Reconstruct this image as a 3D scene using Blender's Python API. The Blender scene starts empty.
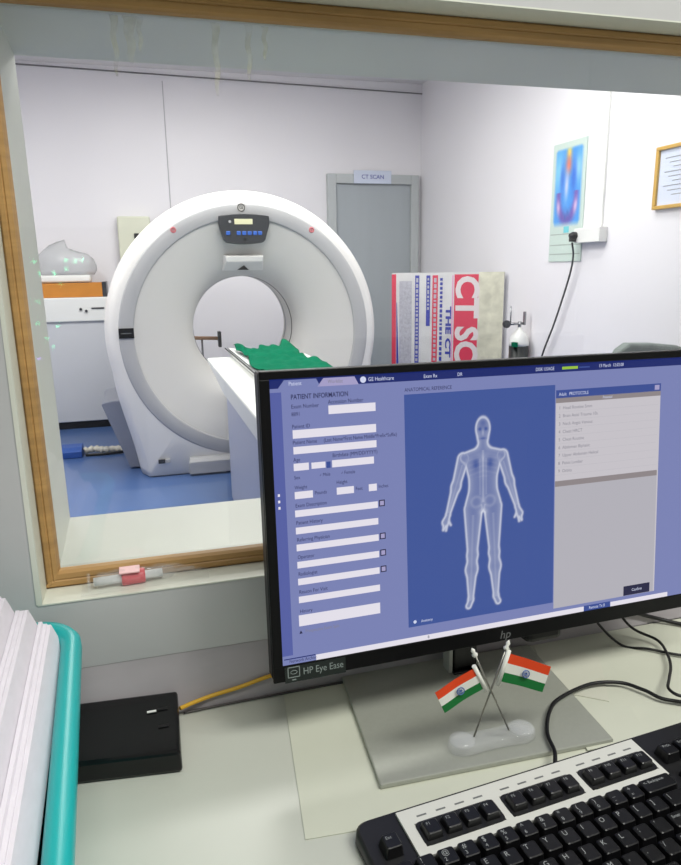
import bpy, bmesh, math, random
import numpy as np
from mathutils import Vector, Matrix
random.seed(4)
PI = math.pi
scn = bpy.context.scene
C = scn.collection

# ------------------------------------------------------------------ camera
F_PX, W_PX, H_PX = 699.0, 681.0, 865.0
CAM_Z = 1.24
vx = Vector((2870-340.5, 229-432.5, F_PX)).normalized()      # world +X seen by the camera (x right, y down, z forward)
vd = Vector((385-340.5, 3400-432.5, F_PX)); vd = (vd - vx*vd.dot(vx)).normalized()   # world down
vy = vx.cross(vd)
if vy.z < 0: vy = -vy
cam = bpy.data.cameras.new('camera'); camo = bpy.data.objects.new('camera', cam); C.objects.link(camo)
rx = Vector((vx.x, vy.x, -vd.x)); ry = Vector((vx.y, vy.y, -vd.y)); rz = Vector((vx.z, vy.z, -vd.z))
R = Matrix((rx, -ry, -rz)).transposed()
camo.matrix_world = Matrix.Translation((0, 0, CAM_Z)) @ R.to_4x4()
cam.sensor_fit = 'VERTICAL'; cam.sensor_height = 36.0; cam.lens = F_PX/H_PX*36.0
cam.clip_start = 0.01
scn.camera = camo
scn.view_settings.view_transform = 'Standard'; scn.view_settings.look = 'None'
scn.view_settings.gamma = 1; scn.view_settings.exposure = 0.0
scn.view_settings.use_curve_mapping = False

# ------------------------------------------------------------------ light
wd = bpy.data.worlds.new('world'); scn.world = wd; wd.use_nodes = True
wd.node_tree.nodes['Background'].inputs[0].default_value = (0.8, 0.85, 0.9, 1)
wd.node_tree.nodes['Background'].inputs[1].default_value = 0.3
def area(name, loc, size, power, col, rot=(0, 0, 0)):
    l = bpy.data.lights.new(name, 'AREA'); l.shape = 'RECTANGLE'; l.size, l.size_y = size; l.energy = power; l.color = col
    o = bpy.data.objects.new(name, l); C.objects.link(o); o.location = loc; o.rotation_euler = rot
    return o
area('scan_room_light', (0.6, 2.9, 2.74), (1.2, 0.5), 42, (1, 0.968, 0.93))
area('scan_room_light', (0.6, 4.4, 2.74), (1.2, 0.5), 44, (1, 0.968, 0.93))
area('scan_room_light', (1.9, 3.2, 2.68), (0.5, 1.2), 22, (1, 0.968, 0.93))
area('scan_room_light', (-0.9, 3.9, 2.68), (0.5, 1.2), 30, (1, 0.968, 0.93))
area('control_room_light', (0.35, -0.35, 2.68), (1.2, 0.35), 19, (1, 1, 0.94))
area('control_room_light', (1.25, -0.55, 2.60), (1.2, 0.35), 31, (1, 1, 0.94))

# ------------------------------------------------------------------ materials
def s2l(c): return tuple((v/12.92 if v <= .04045 else ((v+.055)/1.055)**2.4) for v in (x/255 for x in c))
MATS = {}
def mat(name, col, rough=.5, metal=0, noise=None, bump=None, coat=0, emit=None, spec=.5, alpha=None, trans=0, ior=1.45):
    if name in MATS: return MATS[name]
    m = bpy.data.materials.new(name); m.use_nodes = True; nt = m.node_tree; b = nt.nodes['Principled BSDF']
    c = s2l(col); b.inputs['Base Color'].default_value = (*c, 1); b.inputs['Roughness'].default_value = rough
    b.inputs['Metallic'].default_value = metal; b.inputs['Coat Weight'].default_value = coat
    b.inputs['Specular IOR Level'].default_value = spec; b.inputs['Transmission Weight'].default_value = trans; b.inputs['IOR'].default_value = ior
    tc = nt.nodes.new('ShaderNodeTexCoord')
    if noise:                                                   # (scale, contrast, stretch)
        mp = nt.nodes.new('ShaderNodeMapping'); mp.inputs['Scale'].default_value = noise[2] if len(noise) > 2 else (1, 1, 1)
        n = nt.nodes.new('ShaderNodeTexNoise'); n.inputs['Scale'].default_value = noise[0]; n.inputs['Detail'].default_value = 4
        r = nt.nodes.new('ShaderNodeMapRange'); r.inputs['From Min'].default_value = .3; r.inputs['From Max'].default_value = .7
        r.inputs['To Min'].default_value = 1-noise[1]; r.inputs['To Max'].default_value = 1+noise[1]*.4
        mx = nt.nodes.new('ShaderNodeVectorMath'); mx.operation = 'SCALE'; mx.inputs[0].default_value = c
        nt.links.new(tc.outputs['Object'], mp.inputs[0]); nt.links.new(mp.outputs[0], n.inputs['Vector'])
        nt.links.new(n.outputs['Fac'], r.inputs['Value']); nt.links.new(r.outputs[0], mx.inputs['Scale']); nt.links.new(mx.outputs[0], b.inputs['Base Color'])
    if bump:                                                    # (scale, strength, stretch)
        mp = nt.nodes.new('ShaderNodeMapping'); mp.inputs['Scale'].default_value = bump[2] if len(bump) > 2 else (1, 1, 1)
        n = nt.nodes.new('ShaderNodeTexNoise'); n.inputs['Scale'].default_value = bump[0]; n.inputs['Detail'].default_value = 3
        bp = nt.nodes.new('ShaderNodeBump'); bp.inputs['Strength'].default_value = bump[1]; bp.inputs['Distance'].default_value = .002
        nt.links.new(tc.outputs['Object'], mp.inputs[0]); nt.links.new(mp.outputs[0], n.inputs['Vector'])
        nt.links.new(n.outputs['Fac'], bp.inputs['Height']); nt.links.new(bp.outputs[0], b.inputs['Normal'])
    if emit:
        b.inputs['Emission Color'].default_value = (*s2l(emit[0]), 1); b.inputs['Emission Strength'].default_value = emit[1]
        if len(emit) > 2: b.inputs['Base Color'].default_value = (.01, .01, .012, 1)
    MATS[name] = m; return m
def scr(name, col, k=1.0): return mat('screen_'+name, (4, 4, 5), .35, emit=(col, k, 1), spec=.15)

M_wall = mat('front_wall_paint', (196, 196, 197), .55, noise=(5, .06), bump=(60, .08))
M_wallw = mat('scan_room_panel', (232, 230, 234), .42, noise=(1.3, .03), bump=(26, .10, (1, 1, .02)))
M_lam = mat('grey_laminate', (176, 170, 174), .4, noise=(9, .10, (1, 3, 3)))
M_ceil = mat('ceiling_white', (228, 226, 226), .7)
M_vinyl = mat('blue_vinyl', (72, 100, 150), .28, noise=(3, .08))
M_tile = mat('control_floor', (150, 150, 145), .4, noise=(4, .08))
M_rev = mat('cream_reveal', (222, 224, 212), .5, noise=(7, .04), bump=(50, .05))
M_wood = mat('pine_moulding', (186, 146, 92), .5, noise=(9, .22, (1, 1, 14)), bump=(30, .2))
M_woodh = mat('pine_moulding_horizontal', (186, 146, 92), .5, noise=(9, .22, (.6, 8, 14)), bump=(30, .2))
M_desk = mat('desk_laminate', (199, 201, 191), .33, noise=(6, .03))
M_matp = mat('cream_paper', (206, 208, 192), .6, noise=(8, .04))
M_papy = mat('yellowed_paper', (206, 206, 191), .6)
M_paper = mat('white_paper', (226, 221, 230), .7, noise=(60, .04, (6, 1, 1)))
M_teal = mat('teal_plastic', (20, 172, 172), .35)
M_blk = mat('black_plastic', (16, 16, 18), .42)
M_blkg = mat('black_gloss', (13, 13, 15), .22)
M_bezel = mat('bezel_black', (7, 7, 9), .4, spec=.25)
M_silver = mat('silver_base', (166, 168, 158), .36, metal=.2, noise=(200, .03))
M_kbd = mat('keyboard_body', (27, 27, 29), .4)
M_key = mat('key_black', (18, 18, 20), .33)
M_kpan = mat('key_panel_white', (212, 212, 206), .4)
M_leg = mat('legend_white', (150, 153, 154), .5)
M_legg = mat('legend_grey', (110, 112, 112), .5)
M_gan = mat('gantry_white', (228, 226, 222), .36)
M_ganf = mat('gantry_face', (214, 212, 207), .42)
M_band = mat('gantry_band', (178, 178, 179), .42)
M_side = mat('gantry_side_grey', (140, 144, 156), .45)
M_dk = mat('panel_dark', (54, 56, 60), .35)
M_blue = mat('button_blue', (46, 92, 176), .4, emit=((46, 92, 176), .25))
M_lcd = mat('lcd_cream', (206, 204, 168), .4, emit=((206, 204, 168), .3))
M_red = mat('red_mark', (206, 96, 104), .5)
M_green = mat('green_cloth', (10, 100, 72), .9, spec=.08, bump=(60, .3), noise=(12, .12))
M_white = mat('white_plastic', (228, 229, 226), .4)
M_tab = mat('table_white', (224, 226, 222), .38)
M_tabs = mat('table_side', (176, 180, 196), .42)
M_door = mat('door_grey', (166, 173, 178), .5, noise=(2, .04, (6, 6, .5)))
M_dfr = mat('door_frame_grey', (182, 187, 188), .45)
M_cream = mat('cream_metal', (214, 216, 196), .5)
M_card = mat('orange_board', (196, 128, 48), .6, noise=(10, .1))
M_appl = mat('cabinet_white', (200, 202, 206), .4)
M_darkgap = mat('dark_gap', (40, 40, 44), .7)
M_brown = mat('brown_bar', (196, 156, 124), .5)
M_steel = mat('steel', (150, 152, 155), .25, metal=.9)
M_chrome = mat('flag_pole_steel', (150, 148, 140), .3, metal=.8)
M_orange = mat('flag_orange', (226, 70, 24), .6)
M_flagw = mat('flag_white', (232, 232, 224), .6)
M_flagg = mat('flag_green', (14, 112, 50), .6)
M_navy = mat('flag_wheel_blue', (84, 110, 168), .6)
M_yel = mat('yellow_cable', (226, 176, 52), .45)
M_gold = mat('gold_frame', (206, 164, 74), .4, metal=.3)
M_bsign = mat('sign_white', (206, 214, 232), .5)
M_bred = mat('board_red', (206, 58, 84), .55)
M_bblue = mat('board_blue', (58, 66, 158), .55)
M_bgrey = mat('board_grey_print', (176, 176, 186), .6, noise=(60, .2))
M_bface = mat('board_face', (206, 206, 206), .6, noise=(9, .08))
M_bcream = mat('board_cream', (210, 208, 188), .7, noise=(14, .22))
M_cylb = mat('cylinder_black', (34, 38, 38), .35)
M_chair = mat('chair_grey', (120, 130, 126), .45, noise=(30, .2))
M_pinkr = mat('syringe_red', (214, 74, 84), .4)

def glassy(name, tint, gloss=.08, rough=.03, col=(255, 255, 255)):
    m = bpy.data.materials.new(name); m.use_nodes = True; nt = m.node_tree; nt.nodes.clear()
    o = nt.nodes.new('ShaderNodeOutputMaterial'); mx = nt.nodes.new('ShaderNodeMixShader')
    t = nt.nodes.new('ShaderNodeBsdfTransparent'); t.inputs[0].default_value = (*tint, 1)
    g = nt.nodes.new('ShaderNodeBsdfGlossy'); g.inputs['Roughness'].default_value = rough; g.inputs[0].default_value = (*s2l(col), 1)
    if gloss > .3:
        lw = nt.nodes.new('ShaderNodeLayerWeight'); lw.inputs[0].default_value = gloss
        nt.links.new(lw.outputs['Facing'], mx.inputs[0])
    else:
        lw = nt.nodes.new('ShaderNodeFresnel'); lw.inputs[0].default_value = 1.45
        nt.links.new(lw.outputs[0], mx.inputs[0])
    nt.links.new(t.outputs[0], mx.inputs[1]); nt.links.new(g.outputs[0], mx.inputs[2]); nt.links.new(mx.outputs[0], o.inputs[0])
    return m
M_glass = glassy('window_glass', (.97, .985, .98))
def milky(name, col, a, rough):
    m = mat(name, col, rough); m.node_tree.nodes['Principled BSDF'].inputs['Alpha'].default_value = a; return m
M_clear = milky('clear_plastic', (240, 242, 246), .12, .06)
M_film = milky('clear_film', (236, 238, 240), .10, .10)
M_bag = milky('cloudy_plastic', (206, 208, 210), .55, .2)
def haze(name, col, a):
    m = bpy.data.materials.new(name); m.use_nodes = True; nt = m.node_tree; b = nt.nodes['Principled BSDF']
    b.inputs['Base Color'].default_value = (*s2l(col), 1); b.inputs['Roughness'].default_value = .5
    tc = nt.nodes.new('ShaderNodeTexCoord'); n = nt.nodes.new('ShaderNodeTexNoise'); n.inputs['Scale'].default_value = 70
    r = nt.nodes.new('ShaderNodeMapRange'); r.inputs['From Min'].default_value = .35; r.inputs['From Max'].default_value = .75; r.inputs['To Max'].default_value = a; r.inputs['To Min'].default_value = a*.15
    nt.links.new(tc.outputs['Object'], n.inputs['Vector']); nt.links.new(n.outputs['Fac'], r.inputs['Value']); nt.links.new(r.outputs[0], b.inputs['Alpha'])
    return m
M_glue = haze('dried_glue', (206, 204, 150), .20)
def vcol_mat(name, emit=0):
    m = bpy.data.materials.new(name); m.use_nodes = True; nt = m.node_tree; b = nt.nodes['Principled BSDF']
    a = nt.nodes.new('ShaderNodeVertexColor'); a.layer_name = 'col'
    if emit:
        b.inputs['Base Color'].default_value = (.01, .01, .01, 1); b.inputs['Specular IOR Level'].default_value = .15; nt.links.new(a.outputs[0], b.inputs['Emission Color']); b.inputs['Emission Strength'].default_value = emit
    else: nt.links.new(a.outputs[0], b.inputs['Base Color'])
    b.inputs['Roughness'].default_value = .4
    return m

# ------------------------------------------------------------------ helpers
def tag(o, label=None, cat=None, group=None, kind=None):
    if label: o['label'] = label
    if cat: o['category'] = cat
    if group: o['group'] = group
    if kind: o['kind'] = kind
    return o
def thing(name, loc, label, cat, group=None):
    o = bpy.data.objects.new(name, None); o.empty_display_size = .05; C.objects.link(o); o.location = loc
    return tag(o, label, cat, group)
def wloc(o):
    v = Vector((0, 0, 0))
    while o is not None: v += o.location; o = o.parent
    return v
class MB:
    """collects shapes given in world metres; build() links them as one mesh object"""
    def __init__(s): s.v = []; s.f = []; s.m = []; s.sm = []
    def add(s, vs, fs, mi=0, smooth=False):
        k = len(s.v); s.v += [tuple(v) for v in vs]
        for f in fs: s.f.append([i+k for i in f]); s.m.append(mi); s.sm.append(smooth)
        return s
    def box(s, x0, x1, y0, y1, z0, z1, mi=0):
        return s.obox(Vector((x0, y0, z0)), Vector((x1-x0, 0, 0)), Vector((0, y1-y0, 0)), Vector((0, 0, z1-z0)), mi)
    def obox(s, o, a, b, c, mi=0):
        o, a, b, c = Vector(o), Vector(a), Vector(b), Vector(c)
        vs = [o, o+a, o+a+b, o+b, o+c, o+a+c, o+a+b+c, o+b+c]
        fs = [(0, 3, 2, 1), (4, 5, 6, 7), (0, 1, 5, 4), (1, 2, 6, 5), (2, 3, 7, 6), (3, 0, 4, 7)]
        if a.cross(b).dot(c) < 0: fs = [f[::-1] for f in fs]
        return s.add(vs, fs, mi)
    def prism(s, pts, d, mi=0, smooth=False):
        pts = [Vector(p) for p in pts]; d = Vector(d); n = len(pts)
        s.add(pts+[p+d for p in pts], [tuple(range(n))[::-1], tuple(range(n, 2*n))], mi)
        k = len(s.v)-2*n
        for i in range(n):
            j = (i+1) % n; s.f.append([k+i, k+j, k+n+j, k+n+i]); s.m.append(mi); s.sm.append(smooth)
        return s
    def loft(s, rings, mi=0, cap0=False, cap1=False, smooth=True, closed=True):
        k = len(s.v); n = len(rings[0])
        for r in rings: s.v += [tuple(p) for p in r]
        for a in range(len(rings)-1):
            for i in range(n if closed else n-1):
                j = (i+1) % n
                s.f.append([k+a*n+i, k+a*n+j, k+(a+1)*n+j, k+(a+1)*n+i]); s.m.append(mi); s.sm.append(smooth)
        if cap0: s.f.append([k+i for i in range(n)][::-1]); s.m.append(mi); s.sm.append(False)
        if cap1: s.f.append([k+(len(rings)-1)*n+i for i in range(n)]); s.m.append(mi); s.sm.append(False)
        return s
    def lathe(s, o, ax, prof, n=24, mi=0, cap=True):
        o = Vector(o); ax = Vector(ax).normalized(); t = ax.orthogonal().normalized(); b = ax.cross(t)
        return s.loft([[o+ax*h+(t*math.cos(2*PI*i/n)+b*math.sin(2*PI*i/n))*r for i in range(n)] for h, r in prof], mi, cap, cap)
    def tube(s, pts, r, n=10, mi=0):
        pts = [Vector(p) for p in pts]; rings = []; t0 = None
        for i, p in enumerate(pts):
            d = (pts[min(i+1, len(pts)-1)]-pts[max(i-1, 0)]).normalized()
            if t0 is None: t0 = d.orthogonal().normalized()
            t0 = (t0-d*t0.dot(d)).normalized(); b = d.cross(t0)
            rr = r[i] if isinstance(r, (list, tuple)) else r
            rings.append([p+(t0*math.cos(2*PI*k/n)+b*math.sin(2*PI*k/n))*rr for k in range(n)])
        return s.loft(rings, mi, True, True)
    def text(s, body, size, o, ex, ey, align='LEFT', mi=0, bold=0, sx=1.0, thick=0.0):
        cu = bpy.data.curves.new('t', 'FONT'); cu.body = body; cu.size = 1; cu.align_x = align; cu.align_y = 'CENTER'; cu.offset = bold; cu.resolution_u = 3
        ob = bpy.data.objects.new('t', cu); C.objects.link(ob)
        dg = bpy.context.evaluated_depsgraph_get(); dg.update()
        me = bpy.data.meshes.new_from_object(ob.evaluated_get(dg)); o = Vector(o); ex = Vector(ex).normalized(); ey = Vector(ey).normalized()
        s.add([o+ex*v.co.x*size*sx+ey*v.co.y*size for v in me.vertices], [tuple(p.vertices) for p in me.polygons], mi)
        bpy.data.objects.remove(ob); bpy.data.curves.remove(cu); bpy.data.meshes.remove(me)
        return s
    def build(s, name, mats, parent=None, bevel=0, seg=2, subsurf=0, label=None, solid=0, fix=True):
        me = bpy.data.meshes.new(name); off = wloc(parent) if parent else Vector((0, 0, 0))
        if parent is None:
            a = np.array(s.v); c = Vector(((a[:, 0].min()+a[:, 0].max())/2, (a[:, 1].min()+a[:, 1].max())/2, a[:, 2].min())); off = c
        me.from_pydata([tuple(Vector(v)-off) for v in s.v], [], s.f)
        if not isinstance(mats, (list, tuple)): mats = [mats]
        for m in mats: me.materials.append(m)
        for p, mi, sm in zip(me.polygons, s.m, s.sm): p.material_index = mi; p.use_smooth = sm
        me.validate(); me.update()
        if fix:
            bm = bmesh.new(); bm.from_mesh(me); bmesh.ops.recalc_face_normals(bm, faces=bm.faces); bm.to_mesh(me); bm.free()
        o = bpy.data.objects.new(name, me); C.objects.link(o)
        if parent: o.parent = parent
        else: o.location = off
        if label: o['label'] = label
        if bevel:
            b = o.modifiers.new('bevel', 'BEVEL'); b.width = bevel; b.segments = seg; b.limit_method = 'ANGLE'; b.angle_limit = .6
        if subsurf:
            b = o.modifiers.new('sub', 'SUBSURF'); b.levels = b.render_levels = subsurf
        if solid:
            b = o.modifiers.new('solid', 'SOLIDIFY'); b.thickness = solid
        return o
def catmull(pts, n=8):
    P = [Vector(p) for p in pts]; P = [P[0]*2-P[1]]+P+[P[-1]*2-P[-2]]; out = []
    for i in range(1, len(P)-2):
        for k in range(n):
            t = k/n; a, b, c, d = P[i-1:i+3]
            out.append(.5*((2*b)+(c-a)*t+(2*a-5*b+4*c-d)*t*t+(3*b-a-3*c+d)*t**3))
    return out+[P[-2]]
def struct(mb, name, m, parent=None, **k):
    o = mb.build(name, m, parent, **k); 
    if parent is None: o['kind'] = 'structure'
    return o
def rrect(cx, cy, hx, hy, r, z, n=6, skew=0):
    out = []
    for q, (sx, sy) in enumerate(((1, 1), (-1, 1), (-1, -1), (1, -1))):
        for i in range(n+1):
            a = PI/2*q+PI/2*i/n; yy = cy+sy*(hy-r)+r*math.sin(a)
            out.append(Vector((cx+sx*(hx-r)+r*math.cos(a)+skew*(.64-yy), yy, z)))
    return out

# ------------------------------------------------------------------ room shell
XL, XR, YB, YN, ZC = -1.45, 2.59, 6.3, .905, 2.82
struct(MB().box(XL-.1, XR+.1, .8, YB+.1, -.06, 0), 'floor', M_vinyl)
struct(MB().box(XL-.1, XR+.1, -2.3, .8, -.06, 0), 'floor', M_tile)
struct(MB().box(XL-.1, XR+.1, -2.3, YB+.1, ZC, ZC+.08), 'ceiling', M_ceil)
struct(MB().box(XL-.1, XR+.1, YB, YB+.1, 0, ZC), 'wall_back', M_wallw)
struct(MB().box(XR, XR+.1, YN-.1, YB, 0, ZC), 'wall_right', M_wallw)
struct(MB().box(XL-.1, XL, YN-.1, YB, 0, ZC), 'wall_left', M_wallw)
struct(MB().box(XL-.1, XL, -2.3, YN-.1, 0, ZC), 'wall_left', M_wall)
struct(MB().box(XR, XR+.1, -2.3, YN-.1, 0, ZC), 'wall_right', M_wall)
struct(MB().box(XL-.1, XR+.1, -2.4, -2.3, 0, ZC), 'wall_rear', M_wall)
# the wall with the viewing window: shallow outer recess, pine moulding, deep inner reveal
OX0, OX1, OZ0, OZ1 = -.1185, 1.318, .9165, 1.4915
IX0, IX1, IZ0, IZ1 = -.1130, 1.300, .9350, 1.4725
w = MB()
def ring_boxes(mb, x0, x1, z0, z1, y0, y1, zb=0, mi=0):
    mb.box(XL, x0, y0, y1, zb, ZC, mi); mb.box(x1, XR, y0, y1, zb, ZC, mi)
    mb.box(x0, x1, y0, y1, zb, z0, mi); mb.box(x0, x1, y0, y1, z1, ZC, mi)
ring_boxes(w, OX0, OX1, OZ0, OZ1, .700, .7435, .84)
struct(w, 'wall_front', M_wall)
w = MB(); ring_boxes(w, IX0, IX1, IZ0, IZ1, .7440, .9050)
w.box(XL, XR, .7125, .744, 0, .8395)
struct(w, 'wall_front', M_lam)
_up = MB()
for _k in range(29):
    _a, _b = -.76+.08*_k, -.76+.08*(_k+1); _ya, _yb = .6700+.036*(_a+.76)/2.32, .6700+.036*(_b+.76)/2.32
    _up.add([(_a, .7005, .8395), (_b, .7005, .8395), (_b, min(_yb, .7004), .7810), (_a, min(_ya, .7004), .7810)], [(3, 2, 1, 0)])
struct(_up, 'trim_5', M_lam, fix=False)
# painted linings of both reveals
w = MB(); t = .0012
w.box(OX0, OX1, .699, .744, OZ0-t, OZ0+.0002); w.box(OX0, OX1, .6995, .744, OZ1-.0002, OZ1+t)
w.prism([(OX0-t, .699, OZ0), (-.1140, .699, OZ0), (-.1178, .699, OZ1), (OX0-t, .699, OZ1)], (0, .0449, 0)); w.box(OX1-.0002, OX1+t, .699, .744, OZ0, OZ1)
w.box(IX0, IX1, .744, .906, IZ0-t, IZ0+.0003); w.box(IX0, IX1, .744, .906, IZ1-.0003, IZ1+t)
w.add([(IX0-t, .744, IZ0), (-.1000, .744, IZ0), (-.1036, .744, IZ1), (IX0-t, .744, IZ1), (IX0-t, .906, IZ0), (-.1030, .906, IZ0), (-.1082, .906, IZ1), (IX0-t, .906, IZ1)], [(0, 1, 2, 3), (7, 6, 5, 4), (0, 4, 5, 1), (1, 5, 6, 2), (2, 6, 7, 3), (3, 7, 4, 0)]); w.box(IX1-.0003, IX1+t, .744, .906, IZ0, IZ1)
struct(w, 'trim_1', M_rev)
# window: moulding + pane
wi = bpy.data.objects.new('window_1', None); C.objects.link(wi); wi.location = (.6, .75, OZ0); wi['kind'] = 'structure'
def moulding(p0, p1, inn, wid, mitre):
    p0, p1, inn = Vector(p0), Vector(p1), Vector(inn); d = (p1-p0).normalized()
    k = wid/.019; prof = [(0, 0), (0, -.006), (.003*k, -.010), (.008*k, -.011), (.0095*k, -.0098), (.011*k, -.011), (.016*k, -.0105), (wid-.001, -.006), (wid, 0)]
    r0 = [p0+inn*a+d*a+Vector((0, b, 0)) for a, b in prof]; r1 = [p1+inn*a-d*a+Vector((0, b, 0)) for a, b in prof]
    return r0, r1
for nm, a, b, inn in (('bottom', (OX0, .7438, OZ0), (OX1, .7438, OZ0), (0, 0, 1)), ('top', (OX0, .7438, OZ1), (OX1, .7438, OZ1), (0, 0, -1)),
                      ('left', (-.1140, .7438, OZ0), (-.1178, .7438, OZ1), (1, 0, 0)), ('right', (OX1, .7438, OZ0), (OX1, .7438, OZ1), (-1, 0, 0))):
    r0, r1 = moulding(a, b, inn, .0148 if nm == 'left' else .0190, 1)
    MB().loft([r0, r1], 0, True, True, smooth=False).build('window_frame', M_woodh if nm in ('bottom', 'top') else M_wood, wi)
MB().box(IX0-.004, IX1+.004, .7450, .7490, IZ0-.004, IZ1+.004).build('window_pane', M_glass, wi)
for gx, gw, gz in ((-.001, .0035, 1.418), (.013, .006, 1.43), (.022, .003, 1.44), (.092, .004, 1.405), (.124, .0035, 1.42), (.140, .003, 1.44)):
    g = MB(); n = 10; L = 1.4700-gz
    pts = [(gx-gw*(1-.6*k/n)+.001*math.sin(k*1.3), .7436, 1.4700-L*k/n) for k in range(n+1)]+[(gx+gw*(1-.6*k/n)+.0012*math.sin(k*1.1+1), .7436, 1.4700-L*k/n) for k in range(n, -1, -1)]
    g.prism(pts, (0, .0008, 0)); g.build('glue_streak', M_glue, wi, label='yellowish dried glue streak on the pane')
# scan room trims: wall-ceiling gap, panel joints, skirting
struct(MB().prism([(XL, YB-.012, 2.800), (XR, YB-.012, 2.735), (XR, YB-.012, 2.743), (XL, YB-.012, 2.808)], (0, .012, 0)), 'trim_2', mat('gap_grey', (112, 110, 114), .7))
struct(MB().box(.330, .338, YB-.004, YB, 0, 2.73), 'trim_3', mat('joint_grey', (178, 178, 182), .5))
struct(MB().box(XR-.014, XR, 3.575, 3.600, 1.45, ZC), 'trim_4', M_white, bevel=.002)
struct(MB().box(XL, 1.70, YB-.010, YB, 0, .09), 'baseboard_back', M_darkgap)
struct(MB().box(XR-.010, XR, YN, YB-.01, 0, .09), 'baseboard_right', M_darkgap)
# door
d = bpy.data.objects.new('door_1', None); C.objects.link(d); d.location = (2.1, YB-.02, 0); d['kind'] = 'structure'
MB().box(1.765, 2.475, YB-.03, YB-.002, .005, 1.965).build('door_panel', M_door, d, bevel=.003)
f = MB(); f.box(1.69, 1.765, YB-.06, YB-.001, 0, 2.045); f.box(2.475, 2.55, YB-.06, YB-.001, 0, 2.045); f.box(1.765, 2.475, YB-.06, YB-.001, 1.965, 2.045)
f.build('door_frame', M_dfr, d, bevel=.004)
h = MB(); h.tube([(1.83, YB-.03, 1.0), (1.83, YB-.08, 1.0), (1.93, YB-.085, 1.0)], .009); h.box(1.815, 1.845, YB-.034, YB-.029, .93, 1.06); h.build('door_handle', M_steel, d)
t = thing('door_sign', (2.1, YB-.07, 1.965), 'small white sign with blue lettering over the grey door', 'sign')
MB().box(1.925, 2.275, YB-.075, YB-.062, 1.965, 2.075).build('sign_board', M_bsign, t, bevel=.002)
MB().text('CT SCAN', .048, (2.10, YB-.0765, 2.02), (1, 0, 0), (0, 0, 1), 'CENTER', bold=.01, sx=1.05).build('sign_text', M_bblue, t, label='blue lettering')

# ------------------------------------------------------------------ CT gantry
t = thing('ct_gantry', (.65, 4.65, 0), 'large white ring shaped CT scanner gantry with a grey band around its face', 'CT scanner')
GX, GZ = .642, .858
NA, NS, NBt = 72, 14, 18
def outline(Y, r, fw, z0=.012, cr=.03):
    """circle above, drawn into straight flanks that run down to a foot of half width fw"""
    ph = math.radians(14); pts = []
    for i in range(NA): a = -ph+(PI+2*ph)*i/(NA-1); pts.append((r*math.cos(a), r*math.sin(a)))
    xe, ze = pts[-1]
    tx, tz = -math.sin(PI+ph), math.cos(PI+ph)         # tangent at the arc end, heading down
    zf = z0-GZ; L = (ze-zf)
    for i in range(1, NS+1):                             # left flank: hermite to the foot
        u = i/NS; h00 = 2*u**3-3*u*u+1; h10 = u**3-2*u*u+u; h01 = -2*u**3+3*u*u; h11 = u**3-u*u
        pts.append((h00*xe+h10*(-tx*-1)*L*.9*abs(tx)*1.0+h01*(-fw)+h11*L*.10, h00*ze+h10*(-L*.95)+h01*zf+h11*(-L*.9)))
    for i in range(1, NBt): pts.append((-fw+2*fw*i/NBt, zf))
    left = pts[NA:NA+NS]
    for x, z in left[::-1]: pts.append((-x, z))
    return [Vector((GX+x, Y, GZ+z)) for x, z in pts]
front = outline(4.290, .782, .637)
ang = [math.atan2(p.z-GZ, p.x-GX) for p in front]
def circ(Y, r, cz=GZ):
    cx = GX+.014*min(1, max(0, (.67-r)/.30))
    return [Vector((cx+r*math.cos(a), Y, cz+r*math.sin(a))) for a in ang]
body = MB()
body.loft([circ(4.286, .758), front, outline(4.300, .802, .645, .004), outline(4.335, .826, .66, .004), outline(4.40, .841, .69, .004), outline(4.60, .846, .71),
           outline(5.02, .846, .74), outline(5.09, .835, .735), outline(5.12, .80, .72), circ(5.125, .70, .87), circ(5.10, .50, .878), circ(5.02, .38, .876), circ(4.92, .334, .876)])
body.build('gantry_shell', M_gan, t)
BZ = .876
face = MB()
face.loft([circ(4.92, .334, BZ), circ(4.86, .329, BZ), circ(4.58, .325, BZ), circ(4.52, .329, BZ), circ(4.475, .343, BZ), circ(4.435, .370, BZ-.002), circ(4.40, .412, BZ-.004),
           circ(4.37, .465, BZ-.007), circ(4.345, .525, BZ-.010), circ(4.322, .59, BZ-.014), circ(4.302, .645, BZ-.017), circ(4.293, .674, GZ)])
face.build('gantry_face', M_ganf, t)
MB().loft([circ(4.293, .672), circ(4.284, .674), circ(4.280, .680), circ(4.280, .750), circ(4.283, .757), circ(4.288, .761)]).build('gantry_band', M_band, t)
MB().loft([circ(4.60, .3245, BZ), circ(4.60, .322, BZ), circ(4.608, .322, BZ), circ(4.608, .3245, BZ)], smooth=False).build('bore_seam', M_darkgap, t)
MB().loft([circ(4.83, .3285, BZ), circ(4.83, .326, BZ), circ(4.835, .326, BZ), circ(4.835, .3285, BZ)], smooth=False).build('bore_seam', M_side, t)
# side covers low on both flanks
for s in (-1, 1):
    c = MB(); q = [(.905, .43), (.895, .44), (.84, .45), (.72, .45), (.70, 0.008), (.762, 0.008)]
    c.prism([(GX+s*x, 4.53, z) for x, z in q], (0, .53, 0)); c.build('side_cover', M_side, t, bevel=.008)
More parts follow.
